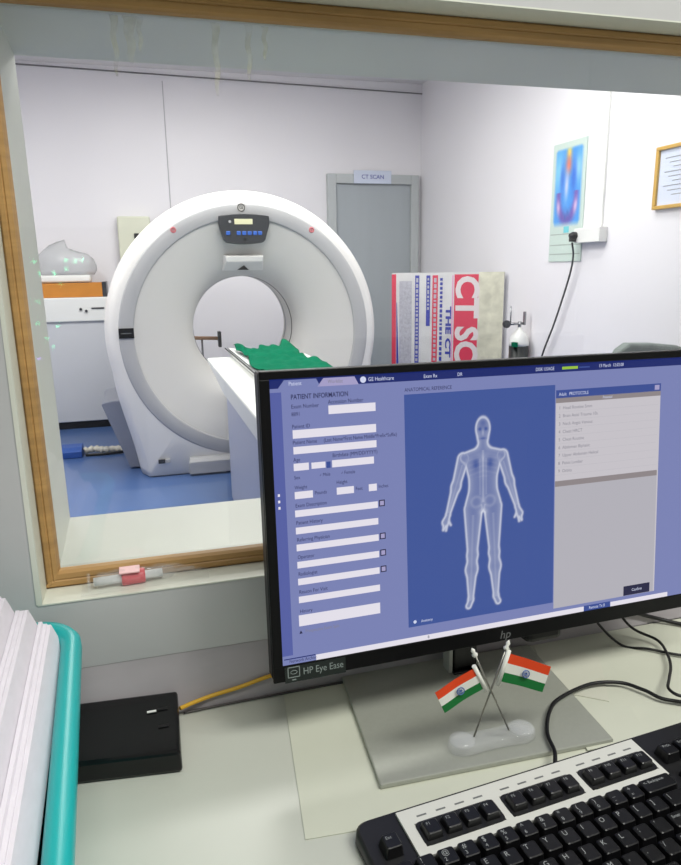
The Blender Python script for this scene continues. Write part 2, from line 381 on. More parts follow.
# control panel
cp = [(-.148, 1.545), (.148, 1.545), (.150, 1.50), (.122, 1.405), (.108, 1.392), (-.108, 1.392), (-.122, 1.405), (-.150, 1.50)]
top = [(.148-.296*i/8, 1.545+.012*math.sin(PI*i/8)) for i in range(9)]; bot = [(-.108+.216*i/6, 1.394-.010*math.sin(PI*i/6)) for i in range(7)]
pp = top+[(-.150, 1.50), (-.122, 1.408)]+bot+[(.122, 1.408), (.150, 1.50)]
pn = MB().prism([(GX+x, 4.262, z) for x, z in pp], (0, .062, 0)).build('control_panel', M_dk, t, bevel=.004)
MB().box(GX-.058, GX+.048, 4.258, 4.2625, 1.497, 1.527).build('panel_display', M_lcd, pn)
for k, x in enumerate((-.098, -.036, -.004, .028, .060, .090)):
    MB().box(GX+x-.012, GX+x+.012, 4.256, 4.263, 1.436, 1.458).build('panel_button', M_blue, pn, bevel=.003)
MB().lathe((GX-.085, 4.2625, 1.512), (0, -1, 0), [(0, .008), (.003, .008)], 12).build('panel_lamp', M_band, pn)
MB().lathe((GX, 4.2625, 1.410), (0, -1, 0), [(0, .009), (.003, .009)], 12).build('panel_lamp', M_blk, pn)
# round maker's mark on the band
lg = MB().lathe((GX-.012, 4.2795, 1.592), (0, -1, 0), [(0, .026), (.003, .026)], 24)
lo = lg.build('round_emblem', M_ganf, t, label='round dark monogram badge')
lg = MB(); lx = GX-.012
lg.tube([(lx+.0205*math.cos(a), 4.2755, 1.592+.0205*math.sin(a)) for a in [i*2*PI/20 for i in range(21)]], .0030, 6)
lg.text('GE', .028, (lx, 4.2757, 1.592), (1, 0, 0), (0, 0, 1), 'CENTER', sx=.75, bold=.02); lg.build('emblem_monogram', M_blk, lo)
for x in (-.409, .409):
    m_ = MB(); m_.tube([(GX+x+.013*math.cos(a), 4.2785, 1.466+.013*math.sin(a)) for a in [i*2*PI/20 for i in range(21)]], .0035, 6)
    m_.box(GX+x-.003, GX+x+.003, 4.276, 4.2795, 1.460, 1.472); m_.build('red_symbol', M_red, t)
b_ = MB().box(GX-.757, GX-.672, 4.274, 4.282, .858, .916).build('black_plate', M_blk, t)
MB().box(GX-.745, GX-.688, 4.2730, 4.2745, .884, .889).build('plate_line', M_legg, b_)
l_ = MB().box(.052, .092, 4.2715, 4.290, .088, .112); l_.build('rating_label', M_dk, t); MB().box(.094, .122, 4.2715, 4.290, .090, .110).build('rating_label', M_band, t)
# hood above the bore with its dark laser window
hd = MB().prism([(GX-.118, 4.315, 1.318), (GX+.118, 4.315, 1.318), (GX+.110, 4.315, 1.270), (GX+.122, 4.36, 1.232), (GX-.122, 4.36, 1.232), (GX-.110, 4.315, 1.270)][::-1], (0, .12, 0))
ho = MB(); q0 = [(-.118, 4.318, 1.322), (.118, 4.318, 1.322), (.108, 4.318, 1.284), (-.108, 4.318, 1.284)]
ho.add([(GX-.122, 4.40, 1.330), (GX+.122, 4.40, 1.330), (GX+.116, 4.315, 1.318), (GX-.116, 4.315, 1.318), (GX+.108, 4.322, 1.284), (GX-.108, 4.322, 1.284),
        (GX+.128, 4.41, 1.232), (GX-.128, 4.41, 1.232), (GX-.128, 4.47, 1.26), (GX+.128, 4.47, 1.26)],
       [(0, 1, 2, 3), (3, 2, 4, 5), (5, 4, 6, 7), (0, 3, 5, 7, 8), (1, 9, 6, 4, 2), (7, 6, 9, 8), (0, 8, 9, 1)])
hb = ho.build('laser_hood', M_gan, t, bevel=.006)
MB().add([(GX-.036, 4.398, 1.236), (GX+.036, 4.398, 1.236), (GX, 4.352, 1.263), (GX-.036, 4.43, 1.240), (GX+.036, 4.43, 1.240), (GX, 4.40, 1.270)], [(0, 1, 2), (3, 5, 4), (0, 2, 5, 3), (1, 4, 5, 2), (0, 3, 4, 1)]).build('laser_window', M_blk, t)
# step plate at the foot
MB().prism([(.232, 4.235, .012), (.232, 4.235, .088), (.240, 4.255, .108), (.240, 4.30, .112), (.240, 4.30, .012)], (.82, 0, 0)).build('foot_plate', M_band, t, bevel=.004)
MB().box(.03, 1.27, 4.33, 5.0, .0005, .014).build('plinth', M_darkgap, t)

# ------------------------------------------------------------------ patient table
t = thing('patient_table', (.65, 2.9, 0), 'long white CT patient table on a box pedestal in front of the gantry', 'table')
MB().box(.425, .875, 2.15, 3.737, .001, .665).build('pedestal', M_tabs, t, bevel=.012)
MB().prism([(.36, 4.04, .750), (.36, 4.04, .732), (.36, 3.80, .706), (.36, 3.30, .664), (.36, 1.75, .660), (.36, 1.70, .69), (.36, 1.70, .750)], (.58, 0, 0)).build('table_frame', M_tab, t, bevel=.012)
sec = [(-.172, .752), (-.178, .775), (-.170, .785), (-.12, .779), (-.06, .774), (0, .772), (.06, .774), (.12, .779), (.170, .785), (.178, .775), (.172, .752)]
MB().loft([[(.672+a, y, z) for a, z in sec] for y in (1.72, 4.20)], 0, True, True).build('cradle', M_white, t, bevel=.003)
for x in (.480, .494):
    MB().tube([(x, 1.75, .788), (x, 4.16, .788)], .0035, 8).build('cradle_rail', M_steel if x > .485 else M_darkgap, t)
# green drape
nx, ny = 40, 90; g = MB(); vs = []; rnd = random.Random(7)
for j in range(ny+1):
    v = j/ny; y0 = 2.05+2.05*v
    for i in range(nx+1):
        u = i/nx; e = abs(2*u-1)
        x = .515+.325*u+.010*math.sin(9*v+4*u)+(u-.5)*.02*math.sin(23*v)
        y = y0+(.05*math.sin(11*u+1)+.03*math.sin(29*u))*v**6-(.06*(1-u))*v**8*3*(math.sin(17*u)**2)
        z = .801+.007*math.sin(18*v+6*u)*math.sin(9*u+1)+.005*math.sin(41*v*1.3+11*u)+.004*math.sin(70*v-20*u)
        z += .034*math.exp(-((u-.93)/.10)**2)*math.exp(-((v-.985)/.05)**2)+.022*math.exp(-((u-.06)/.09)**2)*math.exp(-((v-.95)/.08)**2)*(1+.5*math.sin(60*v))
        vs.append((x, y, z))
fs = [(j*(nx+1)+i, j*(nx+1)+i+1, (j+1)*(nx+1)+i+1, (j+1)*(nx+1)+i) for j in range(ny) for i in range(nx)]
o = g.add(vs, fs, 0, True).build('surgical_drape', M_green, solid=.003)
tag(o, 'crumpled green cloth drape spread over the patient table', 'cloth')

# ------------------------------------------------------------------ things around the scan room
# white cabinet at the far left
t = thing('storage_cabinet', (-.78, 6.05, 0), 'white wall cabinet with two dark knobs behind the left of the gantry', 'cabinet')
MB().box(-1.35, -.20, 5.90, 6.285, .06, 1.035).build('body', M_appl, t, bevel=.006)
MB().box(-1.36, -.19, 5.88, 6.285, .86, 1.045).build('top_panel', M_white, t, bevel=.008)
for x, z in ((-.425, .955), (-.385, .940)):
    MB().lathe((x, 5.88, z), (0, -1, 0), [(0, .011), (.014, .010)], 14).build('knob', M_dk, t)
MB().box(-.345, -.25, 5.874, 5.881, .955, .966).build('vent_slot', M_dk, t)
MB().box(-1.33, -.22, 5.915, 6.27, .001, .06).build('plinth', M_blk, t)
t = thing('wooden_crate', (-.72, 6.05, 1.046), 'shallow orange brown wooden box on the white cabinet', 'box')
MB().box(-1.2, -.255, 5.92, 6.25, 1.046, 1.155).build('box_body', M_card, t, bevel=.003)
MB().box(-.254, -.222, 5.925, 6.24, 1.046, 1.160).build('box_end', M_dk, t, label='dark end board')
o = MB().box(-.95, -.335, 5.95, 6.22, 1.161, 1.215).build('folded_sheet', M_white, bevel=.015, seg=3); tag(o, 'folded white sheet under the cloudy plastic bag', 'linen')
# crumpled plastic bag
g = MB(); rings = []; rr = random.Random(3); nb = 28
for k in range(8):
    a = k/7; hgt = [0, .03, .08, .13, .17, .195, .212, .225][k]; sc = [1, 1.03, 1.0, .93, .78, .58, .34, .05][k]
    rings.append([(-.53+.22*sc*math.cos(2*PI*i/nb)*(1+.07*math.sin(5*i+k))+.03*(a), 6.08+.12*sc*math.sin(2*PI*i/nb), 1.216+hgt*(1-.20*math.cos(2*PI*i/nb)*(a))+.006*math.sin(3*i+2*k)*(k > 0)) for i in range(nb)])
g.loft(rings, 0, True, True, smooth=True); o = g.build('plastic_bag', M_bag); tag(o, 'crumpled cloudy plastic bag on the white stack at the far left', 'bag')
# fuse box
t = thing('fuse_box', (.05, 6.25, 1.33), 'cream metal switch box on the back wall behind the gantry rim', 'switch box')
MB().box(-.105, .155, 6.20, 6.298, 1.31, 1.675).build('housing', M_cream, t, bevel=.012)
MB().box(.02, .06, 6.18, 6.201, 1.50, 1.54).build('switch', M_blk, t, bevel=.004); MB().box(-.02, .0, 6.194, 6.2005, 1.42, 1.44).build('indicator', M_red, t)
# blue pedal and white wrap on the floor
o = MB().prism([(-.66, 4.93, .001), (-.66, 4.93, .045), (-.66, 4.98, .065), (-.66, 5.10, .065), (-.66, 5.12, .001)], (.22, 0, 0)).build('floor_box', mat('blue_box', (44, 84, 160), .5), bevel=.005)
tag(o, 'low dark blue box on the blue floor left of the gantry', 'box')
g = MB(); pts = catmull([(-.43, 5.0, .03), (-.36, 5.02, .034), (-.30, 4.99, .032), (-.24, 5.0, .03), (-.165, 4.99, .026)], 6)
g.tube([p+Vector((0, 0, .003*math.sin(i*2.1))) for i, p in enumerate(pts)], [.022+.005*math.sin(i*1.9) for i in range(len(pts))], 9)
o = g.build('plastic_wrap', mat('wrap_white', (214, 210, 196), .35, bump=(90, .8))); tag(o, 'rolled crinkled white plastic wrap on the blue floor beside the gantry', 'wrap')
o = MB().tube(catmull([(-.16, 4.97, .012), (-.28, 4.95, .011), (-.42, 4.955, .011)], 5), .009, 8).build('floor_cable', M_blk); tag(o, 'short black cable on the blue floor beside the white wrap', 'cable')
# stand with brown bar seen through the bore
t = thing('arm_stand', (.5, 5.5, 0), 'small stand with a brown crossbar and dark end block seen through the bore', 'stand')
MB().tube([(.34, 5.5, .735), (.585, 5.5, .722)], .014, 10).build('crossbar', M_brown, t)
MB().box(.583, .607, 5.47, 5.53, .655, .775).build('end_block', M_dk, t, bevel=.003)
MB().tube([(.46, 5.5, .730), (.46, 5.5, .02)], .008, 10).build('post', M_steel, t)
MB().lathe((.46, 5.5, .001), (0, 0, 1), [(0, .12), (.012, .12), (.022, .03)], 24).build('base', M_dk, t)

# leaning board
P0 = Vector((1.88, 5.13, 0)); P1 = Vector((2.552, 4.62, 0)); bu = (P1-P0).normalized(); BW = (P1-P0).length; bn = Vector((bu.y, -bu.x, 0))
if bn.y > 0: bn = -bn
lean = Vector((0, 0, 1)); BH = 1.195
t = thing('display_board', ((P0+P1)/2), 'tall printed board with a red CT band leaning in the right corner', 'board')
MB().obox(P0, bu*BW, -bn*.03, lean*BH).build('board_panel', [M_bface], t)
def tpx(px): return float(np.interp(px, (391, 457, 505), (0, .59, 1)))*BW
def strip(px0, px1, z0, z1, m, nm, lift=.0015, slant=0):
    a, b = tpx(px0), tpx(px1)
    q = [P0+bu*a+bn*.0002+lean*z0, P0+bu*(b+slant)+bn*.0002+lean*z0, P0+bu*b+bn*.0002+lean*z1, P0+bu*a+bn*.0002+lean*z1]
    return MB().prism(q, bn*lift).build(nm, m, t)
strip(391, 395.5, 0, BH-.01, M_bred, 'red_border'); strip(396, 396.5, 0, BH-.22, M_bblue, 'blue_wedge', slant=.03)
strip(399, 412, 0, BH-.06, M_bgrey, 'faded_print'); strip(415.3, 419.6, 0, BH-.02, M_bblue, 'blue_stripe'); strip(426.8, 430.8, .80, BH-.02, M_bblue, 'blue_stripe')
strip(433, 438.5, 0, BH-.02, M_bred, 'red_stripe'); strip(455, 479.5, 0, BH-.015, M_bred, 'red_band'); strip(452.8, 453.8, 0, BH-.02, mat('board_pink', (214, 150, 190), .6), 'pink_line')
strip(480, 505, 0, BH, M_bcream, 'bare_edge')
dn = Vector((0, 0, -1))
g = MB(); g.text('CT SCAN', .232, P0+bu*((tpx(455)+tpx(479.5))/2)+bn*.0025+lean*(BH-.025), dn, bu, 'LEFT', bold=.035, sx=1.0); g.build('band_lettering', mat('board_lettering', (214, 206, 206), .6), t, label='large white CT SCAN lettering')
g = MB(); g.text('THE CT', .055, P0+bu*tpx(449.3)+bn*.0025+lean*(BH-.25), dn, bu, 'LEFT', bold=.04, sx=2.0); g.build('blue_lettering', M_bblue, t)
for px, n_, m, sz in ((442, 26, M_bblue, .02), (417.4, 24, M_bgrey, .018), (435.8, 24, M_bgrey, .02), (428.8, 8, M_bgrey, .014)):
    g = MB(); zz = BH-.04; rr = random.Random(int(px))
    for k in range(n_):
        L = .012+.02*rr.random(); c = P0+bu*(tpx(px)-sz/2)+bn*.0018+lean*(zz-L); g.obox(c, bu*sz, bn*.0005, lean*L); zz -= L+.012
        if zz < (.83 if px == 428.8 else .3): break
    g.build('small_print', m, t)
# oxygen cylinder
t = thing('oxygen_cylinder', (2.50, 4.28, 0), 'black gas cylinder with a white shoulder beside the printed board', 'gas cylinder')
cx_, cy_ = 2.505, 4.30
MB().lathe((cx_, cy_, .001), (0, 0, 1), [(0, .06), (.02, .066), (.70, .066)], 28).build('cylinder_body', M_cylb, t)
MB().lathe((cx_, cy_, .70), (0, 0, 1), [(0, .0665), (.02, .0665), (.05, .062), (.085, .046), (.105, .026), (.115, .016), (.125, .016)], 28).build('shoulder', M_white, t)
v = MB(); v.lathe((cx_, cy_, .82), (0, 0, 1), [(0, .012), (.045, .012)], 12); v.tube([(cx_-.09, cy_, .85), (cx_+.035, cy_, .85)], .009, 8); v.box(cx_+.03, cx_+.042, cy_-.01, cy_+.01, .84, .93); v.build('valve', M_steel, t)
MB().lathe((cx_-.10, cy_, .85), (-.2, -1, 0), [(-.012, .026), (.012, .026)], 16).build('gauge', M_dk, t); MB().tube([(cx_-.07, cy_, .86), (cx_-.07, cy_, .97)], .005, 8).build('flow_tube', M_steel, t)
MB().box(cx_-.075, cx_-.05, cy_-.075, cy_-.03, .70, .73).build('green_tag', M_green, t)
# outlet box on the right wall + plug + cord
t = thing('socket_box', (2.56, 3.65, 1.36), 'white surface socket box on the right wall beside the poster', 'socket')
MB().box(2.535, 2.588, 3.53, 3.775, 1.362, 1.445).build('housing', M_white, t, bevel=.004)
pl = MB().lathe((2.534, 3.755, 1.405), (-1, 0, 0), [(0, .022), (.02, .022), (.04, .012)], 14).box(2.50, 2.53, 3.74, 3.77, 1.37, 1.40); o = pl.build('plug', M_blk, t)
cord = catmull([(2.515, 3.757, 1.365), (2.54, 3.775, 1.28), (2.55, 3.825, 1.15), (2.55, 3.95, .88), (2.55, 4.08, .64), (2.545, 4.13, .40), (2.52, 4.05, .15), (2.40, 3.9, .012), (2.2, 3.6, .010)], 8)
o = MB().tube(cord, .006, 8)  .build('hanging_cable', mat('cord_grey', (60, 62, 64), .5)); tag(o, 'dark thin cable hanging from the wall socket past the poster', 'cable')
# poster: pale bordered hanging with a blue glowing centre
t = thing('wall_poster', (2.585, 3.93, 1.26), 'narrow hanging poster with a bright blue picture on the right wall', 'poster')
py0, py1, pz0, pz1 = 3.765, 4.108, 1.258, 1.962
MB().box(2.582, 2.589, py0, py1, pz0, pz1).build('poster_sheet', mat('poster_pale', (196, 212, 204), .5), t)
PW, PH = 44, 84; vs = []; cols = []
def blend(c, k, w): return [c[i]*(1-w)+k[i]*w for i in range(3)]
for j in range(PH+1):
    for i in range(PW+1):
        a = i/PW*2-1; b = j/PH                     # a: -1 (far/left) .. 1, b: 0 bottom .. 1 top
        vs.append((2.5815, py1-.022-(py1-py0-.044)*i/PW, pz0+.205+(pz1-.03-pz0-.205)*j/PH))
        c = [70, 150, 226]
        c = blend(c, (150, 220, 240), .8*math.exp(-((a+.6)/.35)**2-((b-.7)/.25)**2)); c = blend(c, (190, 230, 250), .7*math.exp(-((a-.65)/.25)**2-((b-.72)/.16)**2))
        c = blend(c, (40, 90, 200), .7*math.exp(-((abs(a)-.40)/.2)**2-((b-.62)/.22)**2))
        c = blend(c, (236, 214, 90), math.exp(-(a/.16)**2-((b-.93)/.08)**2)); c = blend(c, (220, 120, 96), math.exp(-(a/.2)**2-((b-.78)/.12)**2))
        c = blend(c, (190, 200, 240), math.exp(-((a+.08)/.14)**2-((b-.52)/.16)**2)); c = blend(c, (110, 84, 170), math.exp(-((math.hypot(a, (b-.42)*1.9)-.62)/.16)**2)*(b < .45))
        c = blend(c, (220, 190, 220), .9*math.exp(-((abs(a)-.6)/.13)**2-((b-.26-.18*(abs(a)-.6))/.09)**2)); c = blend(c, (60, 100, 170), .8*math.exp(-(a/.3)**2-((b-.14)/.1)**2)*(.5+.5*math.sin(20*a)*math.sin(40*b)))
        c = blend(c, (196, 212, 204), min(1, max(0, (abs(a)-.82)/.18)+max(0, (.08-b)/.08)+max(0, (b-.96)/.04)))
        cols.append((*s2l(c), 1))
me_fs = [(j*(PW+1)+i, j*(PW+1)+i+1, (j+1)*(PW+1)+i+1, (j+1)*(PW+1)+i) for j in range(PH) for i in range(PW)]
o = MB().add(vs, me_fs).build('poster_picture', vcol_mat('poster_picture_colours'), t)
at = o.data.color_attributes.new('col', 'FLOAT_COLOR', 'POINT'); at.data.foreach_set('color', np.array(cols, dtype=np.float32).ravel())
g = MB()
for z in (1.42, 1.355, 1.30): g.box(2.5812, 2.5822, py0+.01, py1-.01, z, z+.006)
g.build('poster_fold', mat('poster_line', (160, 172, 166), .5), t); MB().box(2.581, 2.582, 3.90, 3.955, 1.425+.005, 1.468).build('poster_mark', mat('poster_cyan', (110, 200, 210), .5), t)
# framed document
t = thing('picture_frame', (2.58, 2.95, 1.50), 'gold framed white document high on the right wall', 'picture frame')
g = MB(); y0, y1, z0, z1 = 2.72, 3.157, 1.503, 1.803
g.box(2.565, 2.589, y0, y1, z0, z0+.018); g.box(2.565, 2.589, y0, y1, z1-.018, z1); g.box(2.565, 2.589, y0, y0+.022, z0+.018, z1-.018); g.box(2.565, 2.589, y1-.022, y1, z0+.018, z1-.018)
g.build('frame', M_gold, t, bevel=.003); MB().box(2.578, 2.588, y0+.022, y1-.022, z0+.018, z1-.018).build('document', M_bsign, t)
g = MB()
for k in range(9): g.box(2.5768, 2.578, y0+.06, y1-.06-.03*(k % 3), z1-.06-.022*k, z1-.057-.022*k)
g.build('document_lines', M_legg, t)
# grey padded chair low at the right wall
t = thing('padded_chair', (2.33, 2.65, 0), 'grey padded chair with a rounded back below the framed document', 'chair')
g = MB(); prof = []
for x0 in (2.30, ): pass
bk = [(2.12, .46), (2.12, .70), (2.145, .79), (2.18, .845), (2.225, .872), (2.36, .866), (2.50, .850), (2.56, .83), (2.57, .46)]
g.prism([(x, 2.8, z) for x, z in bk], (0, .07, 0)); g.build('backrest', M_chair, t, bevel=.02, seg=3)
MB().box(2.08, 2.57, 2.36, 2.79, .42, .48).build('seat', M_chair, t, bevel=.02, seg=3)
for x in (2.12, 2.53):
    for y in (2.39, 2.83): MB().tube([(x, y, .43), (x, y, .001)], .012, 8).build('leg', M_steel, t)

# ------------------------------------------------------------------ desk
DZ = .78
t = thing('desk', (.4, .35, 0), 'pale green grey laminate desk under the viewing window', 'desk')
MB().add([(-.75, -.02, DZ), (1.55, -.02, DZ), (1.55, .706, DZ), (-.75, .668, DZ), (-.75, -.02, DZ-.028), (1.55, -.02, DZ-.028), (1.55, .706, DZ-.028), (-.75, .668, DZ-.028)],
         [(0, 1, 2, 3), (7, 6, 5, 4), (0, 4, 5, 1), (1, 5, 6, 2), (2, 6, 7, 3), (3, 7, 4, 0)]).build('worktop', M_desk, t, bevel=.001)
for x in (-.72, .55, 1.50): MB().box(x, x+.025, .03, .62, .001, DZ-.028).build('side_panel', M_desk, t, bevel=.001)
# sheets lying on the desk
def sheet(name, pts, z, m, lab):
    o = MB().prism([(x, y, z) for x, y in pts], (0, 0, .0006)).build(name, m); tag(o, lab, 'paper'); return o
sheet('desk_paper', [(.0995, .476), (.36, .455), (.60, .44), (.66, .69), (.124, .690)], DZ+.0003, M_matp, 'large cream paper sheet lying under the monitor stand and keyboard')
sheet('yellowed_paper', [(.405, .60), (.455, .562), (.50, .64), (.44, .688)], DZ+.0012, M_papy, 'small yellowed paper right of the monitor stand')
sheet('small_paper', [(.385, .500), (.455, .500), (.470, .548), (.40, .556)], DZ+.0022, M_matp, 'small white slip between the keyboard and the monitor stand')

# ------------------------------------------------------------------ monitor
bx0, bx1, by0, by1, bz = .181, .424, .504, .690, DZ+.0012
t = thing('computer_monitor', (.302, .62, bz), 'black widescreen monitor showing a patient information page and a body figure', 'monitor')
MB().prism([(.177, .5105, bz), (.4165, .503, bz), (.430, .684, bz), (.192, .690, bz)], (0, 0, .005)).build('stand_base', M_silver, t, bevel=.0012, label='flat silver base plate')
nk = MB().box(.3165, .345, .655, .672, bz+.005, .93); nk.box(.314, .348, .650, .676, bz+.0045, bz+.008); nk.build('stand_neck', M_blkg, t, bevel=.003)
MB().box(.3105, .3145, .655, .672, bz+.005, .90).build('neck_trim', mat('neck_grey', (176, 176, 170), .35), t)
MB_yaw, MB_tilt, MB_roll = .0374, .0862, -.009
u_ = Vector((math.cos(MB_yaw)*math.cos(MB_roll), math.sin(MB_yaw)*math.cos(MB_roll), math.sin(MB_roll)))
nb_ = Vector((-math.sin(MB_yaw), math.cos(MB_yaw), 0)); w_ = Vector((0, 0, math.cos(MB_tilt)))+nb_*math.sin(MB_tilt); w_ = (w_-u_*w_.dot(u_)).normalized()
n_ = u_.cross(w_)                                   # towards the viewer
if n_.y > 0: n_ = -n_
MO = Vector((.0967, .586, .8575))
def S(a, b, d=0): return MO+u_*a+w_*b+n_*d
def sbox(mb, a0, a1, b0, b1, d0, d1, mi=0): return mb.obox(S(a0, b0, d0), u_*(a1-a0), w_*(b1-b0), n_*(d1-d0), mi)
MW, MH = .4985, .295
A0, A1, B0, B1 = .0095, .4895, .0150, .2875
sbox(MB(), 0, MW, 0, MH, -.022, -.002).build('housing', M_bezel, t, bevel=.003)
sbox(MB(), .12, .38, .05, .24, -.045, -.022).build('rear_bulge', M_blk, t, bevel=.01)
sbox(MB(), .290, .335, -.022, .03, -.045, -.020).build('cable_cover', M_blk, t, bevel=.006); sbox(MB(), .195, .250, -.010, .03, -.045, -.020).build('stand_hinge', M_blk, t, bevel=.006)
bz_ = MB(); sbox(bz_, 0, MW, 0, B0+.001, -.002, .0015); sbox(bz_, 0, MW, B1, MH, -.002, .0015); sbox(bz_, 0, A0, B0, B1, -.002, .0015); sbox(bz_, A1, MW, B0, B1, -.002, .0015)
bezel = bz_.build('bezel', M_bezel, t, bevel=.0008)
# hp-style mark, eye comfort sticker
g = MB(); g.text('hp', .013, S(.2491, .0068, .0018), u_+w_*.0, w_+u_*.22, 'CENTER'); g.build('maker_mark', M_legg, bezel)
st = sbox(MB(), .0108, .0715, -.0012, .0148, .0016, .0019).build('sticker', mat('sticker_dark', (30, 37, 35), .4), bezel, label='dark sticker with white lettering')
g = MB(); g.text('HP Eye Ease', .0098, S(.0285, .0078, .0021), u_, w_, sx=.83); 
for (a0, a1, b0, b1) in ((.0135, .0255, .0135, .0143), (.0135, .0255, .0035, .0043), (.0135, .0143, .0035, .0143), (.0247, .0255, .0035, .0143), (.0175, .0215, .0008, .0018)): sbox(g, a0, a1, b0, b1, .0019, .0021)
g.tube([S(.0195+.0032*math.cos(x), .0088+.0018*math.sin(x), .0020) for x in [i*2*PI/12 for i in range(13)]], .0003, 5)
g.build('sticker_lettering', mat('sticker_print', (140, 150, 148), .5), st)
# ---- screen and its picture
def R_(a0, a1, b0, b1, lv): return [S(a0, b0, lv), S(a1, b0, lv), S(a1, b1, lv), S(a0, b1, lv)]
lav = scr('lavender', (120, 128, 178)); lav2 = scr('lavender_left', (84, 94, 160)); navy = scr('navy', (22, 36, 104)); white = scr('white', (226, 222, 232)); fig_bg = scr('figure_blue', (62, 84, 150))
lst = scr('list_grey', (196, 192, 198)); tau = scr('taupe', (140, 132, 134)); ink = scr('ink', (40, 42, 82)); pale = scr('pale_tab', (162, 156, 196)); hdr = scr('header_blue', (56, 76, 144)); grn = scr('lime', (150, 190, 60)); dkb = scr('dark_button', (32, 32, 64)); wtx = scr('text_white', (206, 212, 236)); gry = scr('text_grey', (130, 128, 140)); inp = scr('lower_list', (176, 174, 182))
UI = [lav, lav2, navy, white, fig_bg, lst, tau, ink, pale, hdr, grn, dkb, wtx, gry, inp]
LAV, LAV2, NAVY, WHITE, FIG, LST, TAU, INK, PALE, HDR, GRN, DKB, WTX, GRY, INP = range(15)
scrn = MB().add(R_(A0, A1, B0, B1, -.0003), [(0, 1, 2, 3)], 0); screen = scrn.build('screen', UI, t, fix=False)
ui = MB(); lvc = [0.0]
def rect(a0, a1, b0, b1, m, lv=1): ui.add(R_(a0, a1, b0, b1, -.0002+.00012*lv), [(0, 1, 2, 3)], m)
def txt(s, a, b, h, m, align='LEFT', lv=3, sx=.84, bold=0): ui.text(s, h, S(a, b, -.0002+.00012*lv), u_, w_, align, m, bold, sx)
rect(A0, A0+.0105, B0+.010, B1-.012, LAV2); rect(A0, A1, B1-.0085, B1, NAVY, 1)
for (a0, a1, m) in ((.020, .053, LAV), (.057, .090, PALE)):
    ui.add([S(a0-.003, B1-.0087, .0001), S(a1+.004, B1-.0087, .0001), S(a1, B1-.0012, .0001), S(a0+.003, B1-.0012, .0001)], [(0, 1, 2, 3)], m)
txt('Patient', .027, B1-.0048, .0052, WTX); txt('Worklist', .064, B1-.0048, .0048, GRY)
ui.add([S(.0985+.003*math.cos(x), B1-.0047+.003*math.sin(x), .0001) for x in [i*2*PI/14 for i in range(14)]], [tuple(range(14))], WTX)
txt('GE Healthcare', .1035, B1-.0048, .0052, WTX); txt('Exam Rx', .160, B1-.0050, .0048, WTX); txt('DR', .196, B1-.0050, .0048, WTX)
txt('DISK USAGE', .284, B1-.0046, .0048, WTX); rect(.3155, .3345, B1-.0060, B1-.0032, GRN, 2); rect(.336, .349, B1-.0054, B1-.0040, HDR, 2); txt('13 March  12:02:08', .3600, B1-.0044, .0048, WTX)
for k in range(3): rect(.0125, .0145, .168+.006*k, .1705+.006*k, WHITE, 2)
txt('PATIENT INFORMATION', .0285, .2705, .0064, INK, bold=.015, sx=.78)
txt('Exam Number', .0285, .2618, .0053, INK); txt('Accession Number', .0635, .2640, .0053, INK); txt('8891', .0285, .2548, .0050, INK)
def field(a0, a1, b, h=.0068): rect(a0, a1, b-h/2, b+h/2, WHITE, 2)
field(.0638, .1102, .2568, .0080); txt('Patient ID', .0285, .2435, .0050, INK); field(.0290, .1102, .2365, .0078)
txt('Patient Name', .0285, .2288, .0050, INK); txt('(Last Name*First Name Middle*Prefix*Suffix)', .0580, .2288, .0050, INK, sx=.80); field(.0290, .1102, .2215, .0068)
txt('Age', .0285, .2128, .0050, INK); txt('Birthdate (MM/DD/YYYY)', .0660, .2138, .0050, INK); field(.0286, .0430, .2060); field(.0455, .0590, .2060, .0058); rect(.0600, .0640, .2025, .2085, HDR, 2); field(.0655, .1072, .2060)
txt('Sex', .0285, .1962, .0048, INK); txt('Male', .0560, .1966, .0046, INK); txt('Female', .0770, .1966, .0046, INK)
for a in (.0530, .0740): ui.add([S(a, .1960, .0002), S(a+.0020, .1980, .0002), S(a+.0008, .1960, .0002)], [(0, 1, 2)], INK)
txt('Weight', .0285, .1868, .0048, INK); txt('Height', .0690, .1878, .0048, INK); field(.0284, .0458, .1795); txt('Pounds', .0475, .1800, .0048, INK); field(.0691, .0862, .1795); txt('Feet', .0878, .1798, .0048, INK); field(.1012, .1094, .1795); txt('Inches', .1110, .1798, .0048, INK)
for k, (lb, b, btn) in enumerate((('Exam Description', .1622, 1), ('Patient History', .1458, 0), ('Referring Physician', .1295, 1), ('Operator', .1128, 1), ('Radiologist', .0963, 1), ('Reason For Visit', .0787, 0))):
    txt(lb, .0285, b+.0075, .0050, INK); field(.0280, .1100, b, .0064)
    if btn: rect(.1112, .1172, b-.0022, b+.0042, DKB, 2); rect(.1122, .1162, b-.0012, b+.0032, PALE, 3)
txt('History', .0285, .0672, .0048, INK); rect(.0272, .1096, .0525, .0635, WHITE, 2)
ui.add([S(.0270, .0452, .0002), S(.0302, .0452, .0002), S(.0286, .0485, .0002)], [(0, 1, 2)], DKB); txt('Prospective Exam Split', .0330, .0468, .0044, GRY)
txt('ANATOMICAL REFERENCE', .1400, .2705, .0050, INK)
rect(.1395, .3075, .0322, .2662, FIG, 1); rect(.3085, .4412, .0252, .2600, LST, 1); rect(.3085, .4412, .2520, .2605, HDR, 2); rect(.3085, .4412, .2472, .2525, TAU, 2); rect(.3085, .4395, .1590, .1650, TAU, 2); rect(.3085, .4395, .0252, .1590, INP, 2)
txt('Adult   PROTOCOLS', .3120, .2560, .0048, WTX); rect(.4330, .4392, .2538, .2590, PALE, 3); txt('Protocol', .3720, .2498, .0040, WTX, 'CENTER', bold=0)
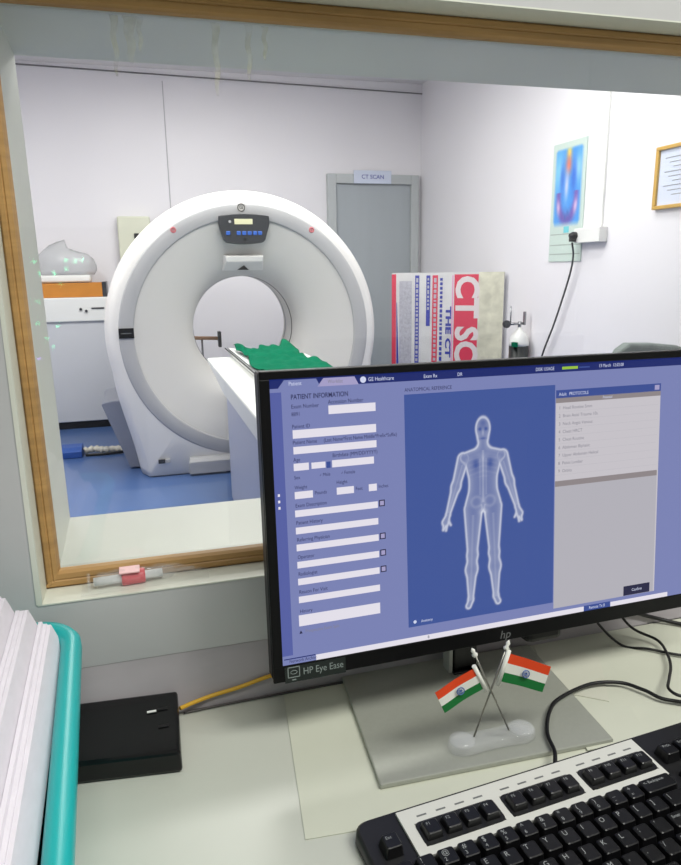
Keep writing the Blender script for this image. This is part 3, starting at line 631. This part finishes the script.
for k, s_ in enumerate(('1  Head Routine 5mm', '2  Brain Axial Trauma 10s', '3  Neck Angio Venous', '4  Chest HRCT', '5  Chest Routine', '6  Abdomen Biphasic', '7  Upper Abdomen Helical', '8  Pelvis Lumbar', '9  Orbits')):
    txt(s_, .3120, .2418-.0083*k, .0048, GRY, sx=.95); rect(.3090, .4380, .2376-.0083*k, .2378-.0083*k, TAU if False else INP, 2)
rect(.3990, .4345, .0255, .0365, DKB, 3); txt('Confirm', .4170, .0310, .0048, WTX, 'CENTER', 4)
rect(A0, A1, B0, .0235, LAV, 2); rect(.0425, .3470, .0160, .0215, WHITE, 3); rect(.3470, .3815, .0158, .0222, HDR, 3); txt('Remote Tx 8', .3640, .0190, .0046, WTX, 'CENTER', 4); rect(.3820, .4600, .0158, .0212, WHITE, 3)
txt('Network Archive', .0160, .0190, .0046, INK); rect(.0110, .0420, .0212, .0222, NAVY, 3); txt('8', .160, .0188, .0045, INK, lv=4)
ui.add([S(.1465+.0018*math.cos(x), .0372+.0018*math.sin(x), .0001) for x in [i*2*PI/10 for i in range(10)]], [tuple(range(10))], WTX); txt('Anatomy', .1530, .0370, .0042, WTX)
pic = ui.build('screen_interface', UI, screen, fix=False)
# figure: translucent anatomical body drawn from a distance field
NXF, NYF = 130, 270; a_ = np.linspace(.1755, .2745, NXF); b_ = np.linspace(.0395, .2450, NYF); AA, BB = np.meshgrid(a_, b_); XA = np.abs(AA-.2238); YY = BB
def cap(x0, y0, r0, x1, y1, r1, X=None):
    X = XA if X is None else X; dx, dy = x1-x0, y1-y0; h = np.clip(((X-x0)*dx+(YY-y0)*dy)/(dx*dx+dy*dy), 0, 1)
    return np.hypot(X-x0-dx*h, YY-y0-dy*h)-(r0+(r1-r0)*h)
def smin(a, b, k=.004): h = np.clip(.5+.5*(b-a)/k, 0, 1); return b*(1-h)+a*h-k*h*(1-h)
head = (np.hypot(XA/.0086, (YY-.2275)/.0125)-1)*.0095; head = smin(head, (np.hypot(XA/.0062, (YY-.219)/.0065)-1)*.0062, .003)
neck = cap(0, .216, .0056, 0, .205, .0066)
tor = smin(cap(.0085, .192, .0115, .0048, .172, .0100), cap(.0048, .170, .0100, .0088, .150, .0120), .006); tor = smin(tor, cap(0, .2055, .0045, .0205, .1995, .0055), .006); tor = smin(tor, neck, .006)
arm = smin(cap(.0222, .1985, .0068, .0305, .171, .0050), cap(.0305, .171, .0052, .0392, .1445, .0030), .004)
hand = smin(cap(.0395, .1425, .0030, .0425, .136, .0042), cap(.0425, .135, .0026, .0448, .1285, .0013), .002); hand = smin(hand, cap(.0405, .134, .0014, .0418, .1275, .0011), .0015); hand = smin(hand, cap(.0395, .138, .0014, .0365, .1325, .0010), .0015)
leg = smin(cap(.0112, .146, .0108, .0125, .099, .0060), cap(.0125, .097, .0060, .0135, .083, .0066), .005); leg = smin(leg, cap(.0135, .083, .0066, .0145, .053, .0034), .005); leg = smin(leg, cap(.0148, .0495, .0034, .0172, .0445, .0036), .004)
sA, sB, sC = smin(tor, head, .003), smin(arm, hand, .002), leg
ins = lambda d: 1/(1+np.exp(np.clip(d/.0004, -30, 30)))
edge = lambda d: np.maximum(np.exp(-((d+.0009)/.0013)**2), .62*np.exp(-np.clip(-d, 0, 1)/.0032)*(d < 0))
al = np.minimum(np.minimum(sA, sB), sC); inside = ins(al)
G = np.maximum(edge(al), np.maximum(.55*edge(sA)*inside*(YY > .150), np.maximum(.35*edge(sB), .45*edge(sC)*(YY < .150))*inside))
gau = lambda x, c, w: np.exp(-((x-c)/w)**2)
bone = .22*gau(XA, .0, .0012)*((YY > .152) & (YY < .206))+.16*gau(XA, .0035, .0008)*((YY > .160) & (YY < .197))
rib = .06*gau(((YY+.25*XA) % .0052)-.0026, 0, .0010)*(XA < .016)*(YY > .178)*(YY < .199)
chest = -.22*gau(XA, .008, .0035)*gau(YY, .192, .0055); pel = .14*gau(np.hypot(XA-.0075, (YY-.1530)*1.1), .0058, .0018)+.35*gau(XA, 0, .004)*gau(YY, .1425, .004)
shin = .16*gau(XA, .0112+.0035*(.146-YY)/.09, .0014)*(YY < .140)*(YY > .05); rad = .16*gau(XA, .0225+.0165*(.195-YY)/.05, .0010)*(YY < .193)*(YY > .145)
fac = -.32*gau(XA, .0036, .0019)*gau(YY, .2270, .0018)-.25*gau(XA, 0, .0040)*gau(YY, .2175, .0011)+.28*gau(XA, 0, .0012)*gau(YY, .2235, .0032)-.18*gau(XA, 0, .005)*gau(YY, .234, .004)
val = np.clip(G*.70+(bone+rib+chest+pel+shin+rad+fac+.22)*inside, 0, 1.0)*.88
bg = np.array(s2l((62, 84, 150))); fg = np.array(s2l((214, 218, 232))); cc = bg+(fg-bg)*(val**1.15)[..., None]
vs = [S(a, b, .0001) for b in b_ for a in a_]; fs = [(j*NXF+i, j*NXF+i+1, (j+1)*NXF+i+1, (j+1)*NXF+i) for j in range(NYF-1) for i in range(NXF-1)]
o = MB().add(vs, fs).build('body_figure', vcol_mat('body_figure_glow', 1.0), screen, fix=False, label='pale see-through human figure on the blue panel')
at = o.data.color_attributes.new('col', 'FLOAT_COLOR', 'POINT'); at.data.foreach_set('color', np.concatenate([cc.reshape(-1, 3), np.ones((NXF*NYF, 1))], 1).astype(np.float32).ravel())

# ------------------------------------------------------------------ table flags on a clear base
bt = bz+.0055
t = thing('desk_flag_stand', (.300, .533, bt), 'pair of crossed miniature Indian flags on a clear plastic base', 'flags')
g = MB(); prof = [(-.0010, 0), (.0, .0006), (.0, .006), (-.0015, .008)]
def lobe(z, gr):
    out = []
    for i in range(48):
        a = 2*PI*i/48; x = math.cos(a); y = math.sin(a); hx = .046+gr; hy = .0150+gr-.004*math.exp(-(x/.35)**2)
        out.append(Vector((.300+math.copysign(abs(x)**.6, x)*hx, .533+math.copysign(abs(y)**.75, y)*hy+.01*.0, bt+z)))
    return out
g.loft([lobe(0, -.003), lobe(.001, 0), lobe(.008, -.001), lobe(.011, -.005), lobe(.0085, -.009), lobe(.0085, -.0105)], 0, True, True); g.build('base', M_clear, t)
for cx2 in (.268, .332):
    MB().lathe((cx2, .533, bt+.009), (0, 0, 1), [(0, .013), (.002, .012), (.0035, .008), (.004, .003)], 12).build('base_boss', M_clear, t)
def flag(b0, b1, p, labelx):
    b0, b1 = Vector(b0), Vector(b1)
    o = MB().tube([b0, b1], .0009, 8).build('flag_pole', M_chrome, t); ax = (b1-b0).normalized()
    MB().lathe(b1-ax*.003, ax, [(0, .0022), (.002, .003), (.004, .0014), (.007, .0022), (.010, .0003)], 10).build('finial', M_flagw, o)
    TL, TR, BR, BL = [Vector(q) for q in p]
    MB().tube([TL-ax*0+(TL-BL)*.10, BL-(TL-BL)*.15], .0022, 8).build('sleeve', M_flagw, o)
    fm = MB(); vs = []; nx2 = 14; rows = [0, 1/3, 2/3, 1]
    for d_ in (-.0003, .0003):
        for r_ in rows:
            for i in range(nx2+1):
                u = i/nx2; pt = (TL*(1-u)+TR*u)*(1-r_)+(BL*(1-u)+BR*u)*r_; vs.append(pt+Vector((0, d_+.0016*math.sin(u*5)*u, 0)))
    W2 = nx2+1; off = 4*W2; fs = []; ms = []
    for r_ in range(3):
        for i in range(nx2):
            k = r_*W2+i; fm_ = (k, k+1, k+W2+1, k+W2); fs.append((fm_, r_)); fs.append((tuple(off+x for x in fm_[::-1]), r_))
    fm.add(vs, [])
    for f_, m_ in fs: fm.f.append(list(f_)); fm.m.append(m_); fm.sm.append(True)
    fl = fm.build('flag_cloth', [M_orange, M_flagw, M_flagg], o, fix=False)
    c = (TL+TR+BR+BL)/4; ex = (TR-TL).normalized(); ey = (TL-BL).normalized(); wh = MB(); rw = .0037
    ring = [c+Vector((0, -.0022, 0))+ex*rw*math.cos(a)+ey*rw*math.sin(a) for a in [i*2*PI/24 for i in range(25)]]
    wh.tube(ring, .0005, 6)
    for k in range(12): a = k*PI/6; wh.tube([c+Vector((0, -.0022, 0)), c+Vector((0, -.0022, 0))+(ex*math.cos(a)+ey*math.sin(a))*rw], .00025, 5)
    wh.build('wheel_emblem', M_navy, fl)
FY = .533
flag((.318, FY, bt+.010), (.277, FY-.002, .888), [(.278, FY-.002, .873), (.236, FY-.005, .858), (.246, FY-.005, .835), (.2890, FY-.002, .850)], 0)
flag((.281, FY+.001, bt+.010), (.3135, FY+.003, .886), [(.3135, FY, .881), (.358, FY-.003, .861), (.350, FY-.003, .835), (.3050, FY, .853)], 1)

# ------------------------------------------------------------------ keyboard
ka = math.radians(5.0); U = .01795; ZT = .797
kx = Vector((math.cos(ka), math.sin(ka), 0)); tilt = math.radians(3.5); ky = Vector((-math.sin(ka)*math.cos(tilt), math.cos(ka)*math.cos(tilt), math.sin(tilt))); kn = kx.cross(ky)
KO = Vector((.1590, .4330, ZT))
def K(a, b, d=0): return KO+kx*a+ky*b+kn*d
t = thing('computer_keyboard', (.33, .40, DZ+.001), 'black keyboard with a white strip around its function keys', 'keyboard')
KL, KR, KT, KB = -.0195, U*22.9, .0345, -.108
def rr2(a0, a1, b0, b1, r, d, n=5):
    out = []
    for q, (ca, cb) in enumerate(((a1-r, b1-r), (a0+r, b1-r), (a0+r, b0+r), (a1-r, b0+r))):
        for i in range(n+1):
            an = PI/2*q+PI/2*i/n; out.append(K(ca+r*math.cos(an), cb+r*math.sin(an), d))
    return out
def zcl(ring, z): return [Vector((p.x, p.y, z)) for p in ring]
MB().loft([zcl(rr2(KL+.003, KR, KB, KT-.001, .010, 0), DZ+.001), zcl(rr2(KL-.001, KR, KB, KT, .012, 0), DZ+.004), rr2(KL, KR, KB, KT, .012, -.006), rr2(KL+.0025, KR, KB, KT-.002, .011, -.0035)], 0, True, True).build('keyboard_case', M_kbd, t)
# white panel with three rounded wells
def plate(a0, a1, b0, b1, d0, d1, r): return MB().loft([rr2(a0, a1, b0, b1, r, d0), rr2(a0, a1, b0, b1, r, d1)], 0, True, True, smooth=False)
pan = MB(); pa0, pa1, pb0, pb1 = .0175, .2660, -.0175, .0290
wells = [(2.5, 5.5), (7, 10), (11.5, 14.5)]; wb0, wb1 = -.0095, .0135; cut = []
for a, b in wells: cut.append(((a-.45)*U-.0098, (b-.45)*U+.0098))
def slab(a0, a1, b0, b1, sk0=0, sk1=0): pan.obox(K(a0, b0, -.0036), kx*(a1-a0), ky*(b1-b0), kn*.0026)
slab(pa0, pa1, wb1, pb1); slab(pa0, pa1, pb0, wb0)
xs = [pa0]+[v for c in cut for v in c]+[pa1]
for k in range(0, len(xs), 2): slab(xs[k], xs[k+1], wb0, wb1)
white_p = pan.build('key_panel', M_kpan, t, label='white strip framing the function keys')
for c0, c1 in cut:      # rounded black well floors set slightly proud of the corners
    MB().loft([rr2(c0-.0004, c1+.0004, wb0-.0004, wb1+.0004, .005, -.0034), rr2(c0-.0004, c1+.0004, wb0-.0004, wb1+.0004, .005, -.0006)], 0, True, True, smooth=False).build('key_well', M_kbd, t)
for k, (a, b) in enumerate(wells):
    for j in range(4): c = (a+j-.45)*U; MB().obox(K(c-.0045, .0188, -.0012), kx*.009, ky*.0016, kn*.0003).build('panel_mark', M_legg, white_p)
def key(a, b, w, leg='', h=.0062, sub=''):
    wx = w*U-.0014; hy = U-.0014; r0 = rr2(a-wx/2, a+wx/2, b-hy/2, b+hy/2, .0015, -.003, 2); i_ = .0018
    r1 = rr2(a-wx/2+i_*.8, a+wx/2-i_*.8, b-hy/2+i_*.5, b+hy/2-i_*1.1, .0018, h, 2); r2 = rr2(a-wx/2+i_*1.2, a+wx/2-i_*1.2, b-hy/2+i_*.9, b+hy/2-i_*1.5, .0016, h+.0006, 2)
    o = MB().loft([r0, r1, r2], 0, False, True, smooth=False).build('key', M_key, t)
    if leg:
        g = MB(); big = len(leg) <= 1
        g.text(leg, .0062 if big else .0040, K(a-wx/2+.0035, b+hy*.12, h+.0009), kx, ky, 'LEFT')
        if sub: g.text(sub, .0045, K(a-wx/2+.0035, b-hy*.22, h+.0009), kx, ky, 'LEFT')
        g.build('key_legend', M_leg, o)
key(0, .0, .95, 'Esc')
for k in range(12): key(U*((2.5, 3.5, 4.5, 5.5, 7, 8, 9, 10, 11.5, 12.5, 13.5, 14.5)[k]-.45), .0020, .94, 'F%d' % (k+1), h=.0052)
FR = -1.5*U-.0006
for k, (l, s_) in enumerate(zip('~!@#$%^&*()_+', "`1234567890-=")): key(U*(k-.05), FR, 1, l, sub=s_)
key(U*13.45, FR, 2, '<- Backspace')
key(U*.2, FR-U, 1.5, 'Tab')
for k, l in enumerate('QWERTYUIOP[]'): key(U*(1.45+k), FR-U, 1, l)
key(U*13.7, FR-U, 1.5, '|')
key(U*.325, FR-2*U, 1.75, 'Caps')
for k, l in enumerate("ASDFGHJKL;'"): key(U*(1.70+k), FR-2*U, 1, l)
key(U*13.32, FR-2*U, 2.25, 'Enter')
key(U*.575, FR-3*U, 2.25, 'Shift')
for k, l in enumerate('ZXCVBNM,./'): key(U*(2.20+k), FR-3*U, 1, l)
key(U*13.07, FR-3*U, 2.75, 'Shift')
xx = -.55
for w, l in ((1.5, 'Ctrl'), (1, ''), (1.25, 'Alt'), (6.5, ''), (1.25, 'Alt'), (1, ''), (1, ''), (1.5, 'Ctrl')): key(U*(xx+w/2), FR-4*U, w, l); xx += w
for k, l in enumerate(('PrtSc', 'ScrLk', 'Pause')): key(U*(15.75+k), .0015, 1, l)
for r_, row in enumerate((('Insert', 'Home', 'PgUp'), ('Delete', 'End', 'PgDn'))):
    for k, l in enumerate(row): key(U*(15.75+k), FR-r_*U, 1, l)
key(U*16.75, FR-3*U, 1, '^')
for k, l in enumerate('<v>'): key(U*(15.75+k), FR-4*U, 1, l)

# ------------------------------------------------------------------ cables on the desk
def cable(name, pts, r, m, lab): o = MB().tube(catmull(pts, 10), r, 10).build(name, m); tag(o, lab, 'cable'); return o
z = DZ+.0045
cable('keyboard_cable', [(.338, .483, .792), (.348, .500, .791), (.356, .525, .791), (.376, .553, .791), (.401, .573, .789), (.448, .587, .788), (.483, .581, .787), (.499, .561, .787), (.512, .540, .786), (.56, .52, .786), (.62, .54, z)], .0020, M_blk, 'thick black keyboard cable looping over the desk right of the flags')
cable('monitor_cable', [(.46, .640, .90), (.50, .668, .83), (.538, .655, z), (.565, .633, z), (.60, .605, z), (.68, .57, z)], .0016, M_blk, 'thin black cable running flat to the right behind the desk flags')
cable('power_cable', [(.52, .675, .86), (.560, .668, .80), (.583, .642, z+.004), (.572, .612, z+.004), (.556, .588, z+.005), (.534, .565, z+.008), (.516, .545, z+.011), (.522, .531, z+.010), (.56, .540, z+.004), (.62, .58, z)], .0017, M_blk, 'black cable dropping steeply from behind the monitor near the right edge')
cable('signal_cable', [(.545, .685, .82), (.617, .687, .79), (.66, .66, z), (.74, .62, z)], .0026, M_blk, 'thick black cable at the right edge behind the monitor')
cable('network_cable', [(.0105, .670, .793), (.025, .677, .7925), (.045, .6820, .7935), (.075, .6835, .797), (.111, .6855, .803), (.16, .6865, .806), (.22, .687, .80)], .0022, M_yel, 'yellow network cable leaving the black box along the wall')
cable('thin_cable', [(.014, .677, .7820), (.06, .6795, .7820), (.12, .6805, .7820), (.25, .6815, .7820)], .0013, mat('grey_cable', (84, 80, 80), .5), 'thin grey cable at the back edge of the desk under the yellow one')

# ------------------------------------------------------------------ black box
t = thing('network_box', (-.04, .63, DZ), 'flat glossy black network box on the desk beside the teal basket', 'network box')
MB().add([(-.0990, .6000, DZ+.001), (.0075, .5865, DZ+.001), (.0095, .6775, DZ+.001), (-.0970, .6860, DZ+.001), (-.0990, .6010, DZ+.022), (.0070, .5885, DZ+.022), (.0095, .6775, DZ+.030), (-.0970, .6860, DZ+.030)],
         [(0, 3, 2, 1), (4, 5, 6, 7), (0, 1, 5, 4), (1, 2, 6, 5), (2, 3, 7, 6), (3, 0, 4, 7)]).build('case', M_blkg, t, bevel=.003)
g = MB()
for y in (.625, .650): g.obox((-.012, y, DZ+.0255+(y-.625)*.09), Vector((.010, 0, 0)), Vector((0, .0035, .0003)), Vector((0, 0, .0006)))
g.build('slot', M_blk, t)
MB().obox((-.022, .6485, DZ+.0283), Vector((.009, 0, 0)), Vector((0, .0025, .0003)), Vector((0, 0, .0006))).build('indicator', M_white, t)

# ------------------------------------------------------------------ teal basket with paper bundles
t = thing('teal_basket', (-.225, .475, DZ), 'teal plastic basket holding upright bundles of paper at the left of the desk', 'basket')
def br(dx, z, r=.045): return rrect(-.2325, .478, .1575+dx, .213+dx, r+dx*.5, z, 8, .05)
bs = MB(); bs.loft([br(-.036, DZ+.001), br(-.030, DZ+.004), br(-.016, .86), br(-.010, .886), br(-.002, .887), br(.0, .892), br(-.0005, .900), br(-.004, .905), br(-.010, .9065), br(-.016, .904), br(-.0185, .898), br(-.020, .87), br(-.034, DZ+.008)], 0, True, True)
bs.build('basket_body', M_teal, t)
for k in range(7):
    th = .0098; xr = -.0925-.0103*k; zt = (.916, .934, .951, .967, .980, .988, .992)[k]; yf = .655-.003*k+.004*math.sin(k*3); yn = yf-.290
    g = MB(); ns = 3; a = th/ns
    for q in range(ns):
        jy = .002*math.sin(7*q+3*k); z1 = zt+.0012*math.sin(5*q+k)+.002*q; o_ = -q*a
        pts = [(xr-.022+o_, DZ+.010), (xr+o_, .892), (xr-(z1-.892)*.38+o_, z1), (xr-(z1-.892)*.38+o_-a*.96, z1), (xr+o_-a*.96, .892), (xr-.022+o_-a*.96, DZ+.010)]
        g.prism([(x, yf+jy, z_) for x, z_ in pts], (.009, -.290, 0))
    o = g.build('paper_bundle', M_paper)
    tag(o, ('white paper bundle nearest the right rim of the teal basket', 'second white paper bundle in from the right rim of the teal basket', 'third white paper bundle in from the right rim of the teal basket',
            'fourth white paper bundle in from the right rim of the teal basket', 'fifth white paper bundle in, standing high in the teal basket', 'sixth white paper bundle in from the right rim, at the left photo edge', 'leftmost white paper bundle of the row in the teal basket')[k], 'papers', 'paper bundles in the teal basket')

# ------------------------------------------------------------------ syringe pack on the window ledge
LZ = OZ0+.0006; t = thing('wrapped_syringe', (-.01, .722, LZ), 'clear wrapped syringe with a red fitting on the window ledge', 'syringe')
ax = Vector((.985, .06, .0)); ax.normalize(); o0 = Vector((-.062, .720, LZ+.0075))
MB().lathe(o0, ax, [(0, .0065), (.002, .007), (.075, .007), (.078, .004), (.080, .002), (.100, .002)], 18).build('barrel', M_clear, t)
MB().lathe(o0-ax*.004, ax, [(0, .0045), (.07, .0045)], 14).build('plunger', mat('plunger_white', (216, 218, 218), .4), t)
MB().lathe(o0+ax*.024, ax, [(0, .0072), (.002, .0080), (.022, .0080), (.024, .0072)], 18).build('red_collar', M_pinkr, t)
MB().box(-.040, -.019, .713, .731, LZ+.0150, LZ+.0165).build('collar_tab', mat('tab_pink', (236, 190, 190), .4), t, bevel=.0005)
MB().lathe(o0-ax*.010, ax, [(0, .010), (.003, .010)], 16).build('thumb_rest', M_clear, t)
g = MB(); N1 = 30; top_ = []
for i in range(N1+1):
    u = i/N1; top_.append([(-.078+.130*u, .7035+.034*v+.004*u, LZ+.0008+(.0158+.001*math.sin(i*1.3+v*5))*max(0, math.sin(PI*v))**.6*(min(1, u*7)*min(1, (1-u)*3+.12))) for v in [j/10 for j in range(11)]])
vs = [p for r in top_ for p in r]; g.add(vs, [(i*11+j, i*11+j+1, (i+1)*11+j+1, (i+1)*11+j) for i in range(N1) for j in range(10)], 0, True); g.build('wrapper', M_film, t)

# ------------------------------------------------------------------ unseen rack added behind the viewer, its lights making reflections in the pane
t = thing('added_light_rack', (-.35, -2.25, 0), 'unseen grey rack added at the rear wall so its small green lights reflect in the window pane', 'rack')
MB().box(-.75, .0, -2.295, -2.225, .001, 1.45).build('added_rack_panel', mat('rack_grey', (90, 92, 94), .5), t, bevel=.004)
M_led = mat('green_light', (10, 40, 30), .4, emit=((70, 255, 170), 16)); M_ledv = mat('violet_light', (30, 20, 50), .4, emit=((170, 120, 255), 14))
for k, (x, z_) in enumerate([(-0.457, 1.291), (-0.315, 1.295), (-0.27, 1.291), (-0.238, 1.296), (-0.316, 1.253), (-0.441, 1.238), (-0.372, 1.235), (-0.35, 1.181), (-0.462, 1.101), (-0.474, 0.997), (-0.384, 0.98), (-0.439, 0.923), (-0.411, 0.881), (-0.485, 0.825)]): MB().lathe((x, -2.226, z_), (0, 1, 0), [(0, .0065), (.006, .0055)], 12).build('reflection_light', M_ledv if k == 13 else M_led, t)
